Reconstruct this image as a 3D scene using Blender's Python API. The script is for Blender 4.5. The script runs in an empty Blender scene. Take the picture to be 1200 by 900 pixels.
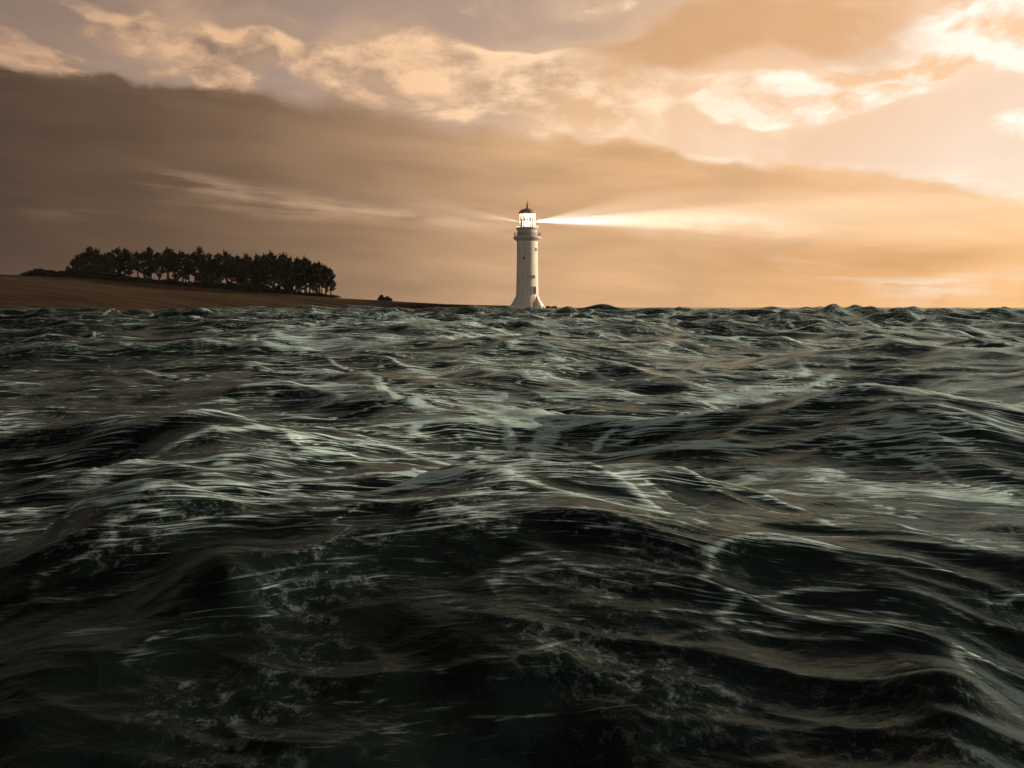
import bpy, bmesh, math, random
import numpy as np
from mathutils import Vector, Matrix

C = bpy.context.scene
COL = C.collection
R = math.radians
rnd = random.Random(7)
rng = np.random.default_rng(11)

# ------------------------------------------------------------------ camera
CAM_H = 2.0
FPX = 933.3                      # focal length in photo pixels (1200 wide)
HORIZON = 359.0                  # photo row of the true horizon
PITCH = math.atan((450 - HORIZON) / FPX)
cd = bpy.data.cameras.new("camera")
cd.sensor_width = 36.0
cd.lens = 36.0 * FPX / 1200.0
cd.clip_start = 0.05
cd.clip_end = 30000
cam = bpy.data.objects.new("camera", cd)
COL.objects.link(cam)
cam.location = (0, 0, CAM_H)
cam.rotation_euler = (R(90) - PITCH, 0, 0)
C.camera = cam


def direction(px, py):
    u, v = (px - 600) / FPX, (450 - py) / FPX
    c, s = math.cos(PITCH), math.sin(PITCH)
    return Vector((u, c + v * s, -s + v * c))


def at(px, py, Y):
    d = direction(px, py)
    return Vector((0, 0, CAM_H)) + d * (Y / d.y)


def azel(px, py):
    d = direction(px, py).normalized()
    return math.degrees(math.atan2(d.x, d.y)), math.degrees(math.asin(d.z))


# ------------------------------------------------------------------ render settings
C.render.engine = 'CYCLES'
C.view_settings.view_transform = 'Standard'
C.view_settings.look = 'None'
C.view_settings.exposure = 0.0
C.view_settings.gamma = 1.0
C.view_settings.use_curve_mapping = False
cy = C.cycles
cy.use_denoising = True
cy.max_bounces = 6
cy.diffuse_bounces = 2
cy.glossy_bounces = 3
cy.transmission_bounces = 4
cy.transparent_max_bounces = 8
cy.volume_bounces = 0
cy.sample_clamp_indirect = 4.0
cy.sample_clamp_direct = 0.0
cy.caustics_reflective = False
cy.caustics_refractive = False

SKY_GAIN = 1.08                   # makes up for what the haze takes away
SUN_AZ, SUN_EL = 75.0, 10.0       # degrees right of the view, above the horizon


# ------------------------------------------------------------------ node expressions
class G:
    """Little helper that writes shader arithmetic as python expressions."""

    def __init__(self, nt):
        self.nt = nt

    def new(self, t, **kw):
        n = self.nt.nodes.new(t)
        for k, v in kw.items():
            setattr(n, k, v)
        return n

    def put(self, sock, v):
        if isinstance(v, E):
            self.nt.links.new(v.s, sock)
        elif hasattr(v, 'is_output'):
            self.nt.links.new(v, sock)
        else:
            sock.default_value = v

    def m(self, op, *a, clamp=False):
        n = self.new('ShaderNodeMath', operation=op, use_clamp=clamp)
        for i, v in enumerate(a):
            self.put(n.inputs[i], v)
        return E(self, n.outputs[0])

    def vec(self, x, y, z=0.0):
        n = self.new('ShaderNodeCombineXYZ')
        for i, v in enumerate((x, y, z)):
            self.put(n.inputs[i], v)
        return n.outputs[0]

    def noise(self, v, scale=1.0, detail=6.0, rough=0.5, dist=0.0, typ='FBM', lac=2.0):
        n = self.new('ShaderNodeTexNoise')
        n.noise_dimensions = '3D'
        n.noise_type = typ
        if typ == 'FBM':
            n.normalize = True
        self.put(n.inputs['Vector'], v)
        n.inputs['Scale'].default_value = scale
        n.inputs['Detail'].default_value = detail
        n.inputs['Roughness'].default_value = rough
        n.inputs['Lacunarity'].default_value = lac
        n.inputs['Distortion'].default_value = dist
        return E(self, n.outputs[0])

    def step(self, v, a, b, lo=0.0, hi=1.0):
        n = self.new('ShaderNodeMapRange', interpolation_type='SMOOTHSTEP')
        self.put(n.inputs[0], v)
        n.inputs[1].default_value = a
        n.inputs[2].default_value = b
        n.inputs[3].default_value = lo
        n.inputs[4].default_value = hi
        return E(self, n.outputs[0])

    def lin(self, v, a, b, lo=0.0, hi=1.0, clamp=True):
        n = self.new('ShaderNodeMapRange', clamp=clamp)
        self.put(n.inputs[0], v)
        n.inputs[1].default_value = a
        n.inputs[2].default_value = b
        n.inputs[3].default_value = lo
        n.inputs[4].default_value = hi
        return E(self, n.outputs[0])

    def ramp(self, v, stops, interp='LINEAR'):
        n = self.new('ShaderNodeValToRGB')
        r = n.color_ramp
        r.interpolation = interp
        while len(r.elements) < len(stops):
            r.elements.new(0.5)
        for e, (p, c) in zip(r.elements, stops):
            e.position = p
            e.color = (*c, 1)
        self.put(n.inputs[0], v)
        return n.outputs[0]

    def mix(self, f, a, b, blend='MIX'):
        n = self.new('ShaderNodeMix', data_type='RGBA', blend_type=blend)
        n.clamp_factor = True
        self.put(n.inputs[0], f)
        for s, v in ((n.inputs[6], a), (n.inputs[7], b)):
            if isinstance(v, tuple):
                s.default_value = (*v, 1)
            else:
                self.put(s, v)
        return n.outputs[2]

    def poly(self, x, pts):
        """piecewise linear function of x through pts"""
        (x0, y0) = pts[0]
        out = None
        prev = 0.0
        for (a, b), (c, d) in zip(pts[:-1], pts[1:]):
            k = (d - b) / (c - a)
            dk = k - prev
            prev = k
            t = self.m('MULTIPLY', self.m('MAXIMUM', self.m('SUBTRACT', x, a), 0.0), dk)
            out = t if out is None else out + t
        return out + y0


class E:
    def __init__(self, g, s):
        self.g, self.s = g, s

    def __add__(self, o): return self.g.m('ADD', self, o)
    __radd__ = __add__
    def __sub__(self, o): return self.g.m('SUBTRACT', self, o)
    def __rsub__(self, o): return self.g.m('SUBTRACT', o, self)
    def __mul__(self, o): return self.g.m('MULTIPLY', self, o)
    __rmul__ = __mul__
    def __truediv__(self, o): return self.g.m('DIVIDE', self, o)
    def __pow__(self, o): return self.g.m('POWER', self, o)
    def abs(self): return self.g.m('ABSOLUTE', self)
    def sat(self): return self.g.m('ADD', self, 0.0, clamp=True)


def lin1(c):
    c /= 255.0
    return c / 12.92 if c <= 0.04045 else ((c + 0.055) / 1.055) ** 2.4


def S(r, g, b, k=1.0):
    return (lin1(r) * k, lin1(g) * k, lin1(b) * k)


# ------------------------------------------------------------------ sky (world)
def build_world():
    w = bpy.data.worlds.new("World")
    C.world = w
    w.use_nodes = True
    nt = w.node_tree
    nt.nodes.clear()
    g = G(nt)
    tc = g.new('ShaderNodeTexCoord')
    sep = g.new('ShaderNodeSeparateXYZ')
    nt.links.new(tc.outputs['Generated'], sep.inputs[0])
    x, y, z = (E(g, sep.outputs[i]) for i in range(3))
    az = g.m('ARCTAN2', x, y) * (180 / math.pi)
    el = g.m('ARCSINE', z) * (180 / math.pi)

    def A(a):
        return (a + 180) / 360.0
    azn = g.lin(az, -180, 180)

    def azramp(stops):
        return g.ramp(azn, [(A(a), c) for a, c in stops])

    behind = S(150, 140, 134)
    bank = azramp([(-180, behind), (-110, behind), (-60, S(66, 54, 46)), (-33, S(80, 64, 53)), (-25, S(97, 77, 62)),
                   (-17, S(124, 99, 78)), (-9, S(158, 126, 98)), (-1, S(198, 157, 119)), (7, S(216, 171, 127)),
                   (17, S(226, 178, 130)), (26, S(236, 186, 134)), (33, S(244, 195, 140)), (60, S(255, 220, 170, 1.0)),
                   (85, S(255, 205, 150, 0.9)), (125, S(110, 88, 72)), (180, behind)])
    gaz = az + g.lin(el, 0.0, 30.0, 1.0, -1.0, clamp=True) * 0.0 + (13.0 - g.m('MINIMUM', g.m('MAXIMUM', el, 0.0), 26.0)) * 1.5
    gapr = g.ramp(g.lin(gaz, -180, 180), [(A(a), c) for a, c in [
        (-120, behind), (-75, S(92, 80, 76)), (-45, S(127, 108, 98)), (-28, S(158, 135, 121)), (-12, S(182, 155, 138)), (-2, S(204, 172, 147)),
        (3, S(236, 194, 157)), (10, S(250, 207, 168)), (25, S(252, 212, 178)), (33, S(254, 224, 198)), (60, S(255, 240, 215, 1.0)),
        (90, S(255, 220, 180, 0.8)), (125, S(110, 92, 82)), (180, behind)]])
    gap = g.mix(g.step(az.abs(), 95.0, 125.0), gapr, behind)
    lit = azramp([(-180, S(110, 100, 94)), (-110, S(106, 94, 86)), (-60, S(130, 104, 84)), (-33, S(196, 156, 125)), (-17, S(230, 186, 147)),
                  (-6, S(246, 202, 160)), (0, S(255, 216, 176)), (10, S(255, 226, 192)), (20, S(255, 244, 228, 1.08)),
                  (33, S(255, 250, 240, 1.05)), (60, S(255, 245, 225, 1.4)), (85, S(255, 225, 180, 1.1)), (125, S(140, 110, 90)),
                  (180, S(110, 100, 94))])

    # clear sky between the clouds: Nishita light, graded by the low sun
    sky = g.new('ShaderNodeTexSky')
    sky.sky_type = 'NISHITA'
    sky.sun_disc = False
    sky.sun_elevation = R(SUN_EL)
    sky.sun_rotation = R(SUN_AZ)
    sky.dust_density = 4.0
    nish = g.mix(1.0, sky.outputs[0], (0.05, 0.040, 0.034), 'MULTIPLY')
    base = g.mix(0.12, gap, nish)

    # ---- cloud density fields
    P = g.vec(az * 0.1, el * 0.19, 0.0)
    warp = g.noise(P, 0.9, 3.0, 0.5)
    warp2 = g.noise(g.vec(az * 0.1 + 31.0, el * 0.19, 5.0), 1.0, 3.0, 0.5)
    ax = az + (warp - 0.5) * 5.0
    ex = el + (warp2 - 0.5) * 3.0

    def field(dx, dy):
        return g.noise(g.vec((ax + dx) * 0.1, (ex + dy) * 0.2, 2.3), 1.55, 10.0, 0.56)
    f0 = field(0.0, 0.0)
    f1 = field(0.7, 0.8)

    def blob(px, py, sx, sy, amp=1.0, rot=0.0):
        a, e = azel(px, py)
        sa, se = sx / 16.5, sy / 16.5
        da, de = ax - a, ex - e
        if rot:
            c, s = math.cos(R(rot)), math.sin(R(rot))
            da, de = da * c + de * s, de * c - da * s
        q = (da * (1 / sa)) ** 2.0 if False else g.m('MULTIPLY', da * (1 / sa), da * (1 / sa))
        q = q + g.m('MULTIPLY', de * (1 / se), de * (1 / se))
        return g.m('EXPONENT', q * -1.0) * amp

    lay = None
    for b in ((40, 62, 75, 22, 0.5), (262, 66, 70, 30, 0.9, -16), (155, 35, 70, 18, 0.55, -14), (420, 96, 100, 26, 0.75, -14), (480, 54, 75, 22, 0.9), (380, 18, 90, 26, -0.7), (590, 40, 60, 22, -0.5), (672, 34, 60, 20, -0.6), (120, 62, 50, 9, -0.4, -14), (330, 92, 40, 14, -0.3),
              (620, 104, 115, 48, 1.0, -8), (700, 128, 70, 34, 0.8), (600, 72, 60, 16, 0.5), (545, 5, 35, 14, 0.4), (700, 4, 60, 8, 0.6, 8),
              (790, 92, 80, 14, 0.55), (955, 112, 110, 32, 1.0, 4), (1060, 84, 70, 22, 0.75, 22), (1150, 25, 90, 34, 0.85), (40, 76, 70, 7, 0.5, -4), (230, 92, 80, 8, 0.5, -6), (1000, 165, 120, 16, -0.6, -8), (1130, 115, 50, 16, -0.4),
              (1180, 150, 45, 12, 0.75, -14), (860, 122, 45, 16, 0.5), (900, 145, 30, 8, 0.5), (608, 24, 10, 6, 0.5), (1225, 60, 40, 30, 0.7)):
        t = blob(*b)
        lay = t if lay is None else lay + t
    # more broken cloud beyond the frame
    far = g.step(az.abs(), 36.0, 50.0) * 0.55 + g.step(el, 22.0, 34.0) * 0.5
    lay = g.m('MINIMUM', lay + far, 1.15)
    dens = f0 - 0.5 + (lay - 0.36) * 0.44
    dens1 = f1 - 0.5 + (lay - 0.36) * 0.44
    alpha = g.step(dens, -0.07, 0.12)
    shade = g.lin(dens - dens1, -0.085, 0.075)
    thick = g.step(dens, 0.05, 0.34)
    body = g.mix(0.5, bank, gap)
    # softer second layer of thin cloud behind the heaps
    sf = g.noise(g.vec(ax * 0.1 + 12.0, ex * 0.2 + 3.0, 8.0), 1.0, 7.0, 0.52)
    sfa = g.step(sf + lay * 0.16, 0.42, 0.72) * 0.55
    base = g.mix(sfa, base, g.mix(g.lin(sf, 0.45, 0.7, 0.2, 0.75), g.mix(0.4, bank, gap), lit))
    cloudc = g.mix((shade * 0.95 + (1.0 - thick) * 0.35 - 0.1).sat(), body, lit)
    col = g.mix(alpha * 0.94, base, cloudc)

    # the heavy orange cloud high on the right
    hv = blob(895, 34, 160, 46, 1.15, 3) + blob(1010, 40, 75, 24, 0.45, 8) + blob(770, 50, 60, 26, 0.4, 25)
    hva = g.step(hv + (f0 - 0.5) * 1.6 + (sf - 0.5) * 1.2, 0.25, 1.0)
    hvc = g.mix((f1 * 1.0 - 0.25).sat(), bank, gap)
    hvc = g.mix(1.0, hvc, (0.82, 0.75, 0.68), 'MULTIPLY')
    col = g.mix(hva * 0.82, col, hvc)

    # ---- the long bank with its sloping top
    edge_px = [(0, 79), (90, 84), (160, 96), (300, 104), (420, 118), (520, 148), (640, 158), (720, 161), (790, 172), (870, 189), (960, 198),
               (1080, 211), (1150, 221), (1200, 232)]
    ep = [azel(*p) for p in edge_px]
    ep = [(-180.0, 17.5), (-70.0, 17.0)] + ep + [(60.0, 3.0), (180.0, 12.0)]
    edge = g.poly(az, ep)
    en = g.noise(g.vec(az * 0.1, el * 0.14, 9.0), 3.4, 8.0, 0.55)
    en2 = g.noise(g.vec(az * 0.1, el * 0.1, 4.0), 0.9, 3.0, 0.5)
    dist = edge + (en - 0.5) * 1.9 + (en2 - 0.5) * 1.0 - el        # + inside the bank (degrees)
    soft = g.poly(az, [(-180.0, 0.5), (-20.0, 0.35), (-12.0, 1.6), (-2.0, 1.3), (4.0, 0.5), (180.0, 0.5)])
    inside = g.m('DIVIDE', dist, soft)
    bmask = g.step(inside, -0.5, 1.0)
    # long drawn-out texture of the bank
    st = g.noise(g.vec(az * 0.1 + (warp - 0.5) * 0.5, (el + az * 0.055) * 0.55, 1.0), 1.1, 7.0, 0.52)
    st2 = g.noise(g.vec(az * 0.1, (el + az * 0.06) * 1.1, 6.0), 1.3, 8.0, 0.55)
    tone = g.lin(st, 0.3, 0.7, 0.86, 1.12)
    tone = tone * g.poly(el, [(-90.0, 1.0), (0.0, 1.0), (3.0, 0.97), (6.0, 0.94), (11.0, 1.02), (20.0, 1.05), (90.0, 1.05)])
    bankc = g.mix(1.0, bank, g.vec(tone, tone, tone), 'MULTIPLY')
    warmlow = g.step(az, 8.0, 30.0) * g.step(el, 6.0, 0.0)
    bankc = g.mix(warmlow * 0.9, bankc, g.mix(1.0, bankc, (1.02, 0.93, 0.80), 'MULTIPLY'))
    lift = g.step(az, 10.0, 30.0) * g.step(el, 4.0, 10.0)
    bankc = g.mix(lift * 0.3, bankc, gap)

    def streak(pts, half, amp, thr=0.42):
        pp = [azel(*p) for p in pts]
        a0, a1 = pp[0][0], pp[-1][0]
        line = g.poly(az, [(-180.0, pp[0][1])] + pp)
        d = (el + (en2 - 0.5) * 1.2 - line) * (16.5 / half)
        k = g.m('EXPONENT', g.m('MULTIPLY', d, d) * -1.0)
        k = k * g.step(az, a0 - 1.0, a0 + 5.0) * g.step(az, a1 + 2.0, a1 - 6.0)
        return k * g.step(st2 * 0.6 + en * 0.4, thr, thr + 0.2) * amp
    sk = streak([(140, 205), (240, 219), (330, 238), (430, 250), (560, 262), (640, 268)], 11, 0.5)
    sk = sk + streak([(170, 232), (300, 250), (420, 258)], 9, 0.2)
    sk = sk + streak([(720, 262), (880, 265), (960, 282)], 14, 0.5)
    sk = sk + streak([(860, 296), (930, 312), (1040, 332), (1200, 322)], 8, 0.5)
    sk = sk + streak([(1000, 345), (1100, 340), (1250, 318)], 14, 0.5, 0.35)
    sk = sk + streak([(-20, 252), (80, 246), (200, 262)], 10, 0.16)
    bankc = g.mix(sk.sat() * 0.75, bankc, g.mix(0.35, lit, gap))
    # darker belly streak on the right
    dk = streak([(820, 300), (960, 308), (1080, 305), (1300, 270)], 17, 0.75, 0.25)
    bankc = g.mix(dk.sat(), bankc, g.mix(1.0, bankc, (0.84, 0.78, 0.72), 'MULTIPLY'))
    col = g.mix(bmask, col, bankc)
    # shining rim where the sun catches the top of the bank
    rimw = g.poly(az, [(-180.0, 0.55), (-14.0, 0.5), (3.0, 0.30), (20.0, 0.34), (33.0, 0.42), (180.0, 0.42)])
    rd = g.m('DIVIDE', dist + 0.05, rimw)
    rim = g.m('EXPONENT', g.m('MULTIPLY', rd, rd) * -1.0) * g.step(st2 * 0.4 + f0 * 0.6, 0.43, 0.62)
    rim = rim * 0.85 * g.poly(az, [(-180.0, 0.6), (-17.0, 0.6), (-9.0, 0.0), (1.0, 0.0), (5.0, 0.55), (16.0, 0.95), (180.0, 0.95)])
    col = g.mix(rim.sat() * 0.9, col, lit)

    # storm-dark overhead and behind
    up = g.step(el, 20.5, 40.0)
    col = g.mix(up, col, g.mix(1.0, col, (0.11, 0.14, 0.15), 'MULTIPLY'))
    low = g.step(el, -0.5, -2.0)
    col = g.mix(low, col, (0.01, 0.012, 0.012))
    bg = g.new('ShaderNodeBackground')
    bg.inputs[1].default_value = 0.1
    nt.links.new(g.mix(1.0, col, (SKY_GAIN * 10, SKY_GAIN * 10, SKY_GAIN * 10), 'MULTIPLY'), bg.inputs[0])
    out = g.new('ShaderNodeOutputWorld')
    nt.links.new(bg.outputs[0], out.inputs[0])
    w.cycles.sampling_method = 'MANUAL'
    w.cycles.sample_map_resolution = 1024


build_world()

sd = bpy.data.lights.new("sun", 'SUN')
sd.energy = 4.8
sd.angle = R(0.5)
sd.color = (1.0, 0.80, 0.58)
sun = bpy.data.objects.new("sun", sd)
COL.objects.link(sun)
sv = Vector((math.sin(R(SUN_AZ)) * math.cos(R(SUN_EL)), math.cos(R(SUN_AZ)) * math.cos(R(SUN_EL)), math.sin(R(SUN_EL))))
sun.rotation_euler = sv.to_track_quat('Z', 'Y').to_euler()
sun.location = sv * 300


# ------------------------------------------------------------------ materials
def material(name, base, rough=0.8, spec=0.3, var=0.25, scale=1.0, bump=0.0, metal=0.0, drip=0.0):
    m = bpy.data.materials.new(name)
    m.use_nodes = True
    nt = m.node_tree
    g = G(nt)
    b = nt.nodes['Principled BSDF']
    tc = g.new('ShaderNodeTexCoord')
    vec = tc.outputs['Object']
    if drip:
        mp = g.new('ShaderNodeMapping')
        mp.inputs['Scale'].default_value = (1.0, 1.0, drip)
        nt.links.new(vec, mp.inputs[0])
        vec = mp.outputs[0]
    n = g.noise(vec, scale, 6.0, 0.6)
    k = g.lin(n, 0.3, 0.7, 1 - var, 1 + var)
    nt.links.new(g.mix(1.0, base, g.vec(k, k, k), 'MULTIPLY'), b.inputs['Base Color'])
    b.inputs['Roughness'].default_value = rough
    b.inputs['Specular IOR Level'].default_value = spec
    b.inputs['Metallic'].default_value = metal
    if bump:
        bn = g.new('ShaderNodeBump')
        bn.inputs['Strength'].default_value = bump
        bn.inputs['Distance'].default_value = 0.1
        nt.links.new(n.s, bn.inputs['Height'])
        nt.links.new(bn.outputs[0], b.inputs['Normal'])
    return m


def link(name, verts, faces, mat, parent=None, smooth=False):
    me = bpy.data.meshes.new(name)
    me.from_pydata([tuple(v) for v in verts], [], faces)
    me.update()
    if mat:
        me.materials.append(mat)
    if smooth:
        me.polygons.foreach_set('use_smooth', [True] * len(me.polygons))
    o = bpy.data.objects.new(name, me)
    COL.objects.link(o)
    if parent:
        o.parent = parent
    return o


def link_bm(name, bm, mat, parent=None, smooth=False):
    me = bpy.data.meshes.new(name)
    bm.to_mesh(me)
    bm.free()
    me.materials.append(mat)
    if smooth:
        me.polygons.foreach_set('use_smooth', [True] * len(me.polygons))
    o = bpy.data.objects.new(name, me)
    COL.objects.link(o)
    if parent:
        o.parent = parent
    return o


def thing(name, label, cat, loc=(0, 0, 0), rz=0.0, group=None):
    o = bpy.data.objects.new(name, None)
    o.empty_display_size = 0.5
    COL.objects.link(o)
    o.location = loc
    o.rotation_euler = (0, 0, rz)
    o['label'] = label
    o['category'] = cat
    if group:
        o['group'] = group
    return o


# ------------------------------------------------------------------ numpy gradient noise
class Perlin:
    def __init__(self, seed):
        r = np.random.default_rng(seed)
        self.p = np.concatenate([r.permutation(512)] * 2).astype(np.int32)
        a = r.uniform(0, 2 * np.pi, 512)
        self.gx, self.gy = np.cos(a).astype(np.float32), np.sin(a).astype(np.float32)

    def __call__(self, x, y):
        xi, yi = np.floor(x).astype(np.int32), np.floor(y).astype(np.int32)
        fx, fy = (x - xi).astype(np.float32), (y - yi).astype(np.float32)
        xi &= 511
        yi &= 511
        x1, y1 = (xi + 1) & 511, (yi + 1) & 511
        p = self.p

        def gr(ix, iy, dx, dy):
            h = p[p[ix] + iy]
            return self.gx[h] * dx + self.gy[h] * dy
        u = fx * fx * fx * (fx * (fx * 6 - 15) + 10)
        v = fy * fy * fy * (fy * (fy * 6 - 15) + 10)
        a = gr(xi, yi, fx, fy)
        b = gr(x1, yi, fx - 1, fy)
        c = gr(xi, y1, fx, fy - 1)
        d = gr(x1, y1, fx - 1, fy - 1)
        return (a + (b - a) * u + ((c + (d - c) * u) - (a + (b - a) * u)) * v) * 1.5


# ------------------------------------------------------------------ the sea
def smooth01(t):
    t = np.clip(t, 0, 1)
    return t * t * (3 - 2 * t)


def sea_material():
    m = bpy.data.materials.new("sea_water")
    m.use_nodes = True
    nt = m.node_tree
    g = G(nt)
    b = nt.nodes['Principled BSDF']
    out = nt.nodes['Material Output']
    at_ = g.new('ShaderNodeAttribute', attribute_name='rest')
    fo = g.new('ShaderNodeAttribute', attribute_name='foam')
    foam = E(g, fo.outputs['Fac'])
    rd_ = g.new('ShaderNodeAttribute', attribute_name='ridge')
    ridge = E(g, rd_.outputs['Fac'])
    sk_ = g.new('ShaderNodeAttribute', attribute_name='skirt')
    skirt = E(g, sk_.outputs['Fac'])
    sep = g.new('ShaderNodeSeparateXYZ')
    nt.links.new(at_.outputs['Vector'], sep.inputs[0])
    x, y = E(g, sep.outputs[0]), E(g, sep.outputs[1])
    hz = E(g, sep.outputs[2])
    # drawn-out threads of old foam that follow the slopes of the waves
    wx = g.noise(g.vec(x, y, 0.0), 0.22, 3.0, 0.5)
    wy = g.noise(g.vec(x, y, 7.0), 0.22, 3.0, 0.5)
    u = x + (wx - 0.5) * 3.0
    v = y + (wy - 0.5) * 3.4 + hz * 1.8
    # foam cover, full mid and right, thinned near and left to imitate shade
    cov = g.step(y + (wx - 0.5) * 6.0, 3.4, 9.5, 0.15, 1.0) * g.step(x + y * 0.35 + (wy - 0.5) * 8.0, -6.0, 8.0, 0.52, 1.3)
    fm = None
    bow = g.m('SQRT', g.m('MULTIPLY', x, x) + 6.0) * 0.28
    v = v + bow + hz * 1.0
    for i, (sc, wdt, amt) in enumerate(((0.22, 0.010, 0.7), (0.45, 0.015, 1.0), (0.9, 0.020, 1.1), (1.8, 0.028, 1.1), (3.6, 0.036, 0.8))):
        t = g.noise(g.vec(u * (sc * 0.32), v * (sc * 1.5), 3.1 * i), 1.0, 3.0, 0.42, 0.1)
        msk = g.noise(g.vec(u * (sc * 0.3), v * (sc * 0.6), 3.1 * i + 20.0), 1.0, 3.0, 0.5)
        ln = g.step((t - 0.5).abs(), wdt, wdt * 0.1) * g.step(msk + foam * 0.25, 0.40, 0.58) * amt
        fm = ln if fm is None else fm + ln
    fib = g.noise(g.vec(u * 2.2, v * 13.0, 1.0), 1.0, 8.0, 0.70, 0.2)
    silkf = g.step(fib, 0.42, 0.64)
    fm = (fm * 0.52 + ridge * 0.85) * g.lin(fib, 0.38, 0.60, 0.15, 1.4) + skirt * silkf * 0.34
    silk = silkf * g.step(foam, 0.35, 1.0) * 0.28
    fm = g.step((fm + silk) * cov, 0.10, 0.82) * 0.92
    # pale speckled lace left by broken crests
    lace = g.noise(g.vec(x, y, 1.0), 9.0, 10.0, 0.82, 0.3)
    lmask = g.noise(g.vec(x, y, 15.0), 0.6, 5.0, 0.6)
    lac = g.step(lace, 0.50, 0.66) * g.step(lmask + foam * 0.25, 0.46, 0.70) * 0.30
    fm = g.m('MINIMUM', fm + lac, 0.92)
    rip = g.noise(g.vec(x, y * 1.6, 0.0), 6.0, 7.0, 0.62, 0.4)
    rip2 = g.noise(g.vec(x, y * 2.2, 4.0), 1.4, 4.0, 0.55, 0.5)
    bn = g.new('ShaderNodeBump')
    bn.inputs['Strength'].default_value = 0.32
    bn.inputs['Distance'].default_value = 0.05
    nt.links.new((rip * 0.5 + rip2 * 1.2 + fm * 0.15).s, bn.inputs['Height'])
    # water: dark body below, cold-tinted mirror above
    nt.nodes.remove(b)
    body = g.new('ShaderNodeBsdfDiffuse')
    body.inputs['Color'].default_value = (0.006, 0.0105, 0.010, 1)
    mir = g.new('ShaderNodeBsdfAnisotropic')
    mir.inputs['Color'].default_value = (0.52, 0.65, 0.66, 1)
    mir.inputs['Roughness'].default_value = 0.11
    frn = g.new('ShaderNodeFresnel')
    frn.inputs['IOR'].default_value = 1.333
    for n_ in (body, mir, frn):
        nt.links.new(bn.outputs[0], n_.inputs['Normal'])
    b = g.new('ShaderNodeMixShader')
    nt.links.new(frn.outputs[0], b.inputs[0])
    nt.links.new(body.outputs[0], b.inputs[1])
    nt.links.new(mir.outputs[0], b.inputs[2])
    d = g.new('ShaderNodeBsdfDiffuse')
    d.inputs['Color'].default_value = (0.64, 0.86, 0.89, 1)
    nt.links.new(bn.outputs[0], d.inputs['Normal'])
    ms = g.new('ShaderNodeMixShader')
    nt.links.new(fm.s, ms.inputs[0])
    nt.links.new(b.outputs[0], ms.inputs[1])
    nt.links.new(d.outputs[0], ms.inputs[2])
    nt.links.new(ms.outputs[0], out.inputs['Surface'])
    return m


SEA_R = 1500.0


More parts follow.
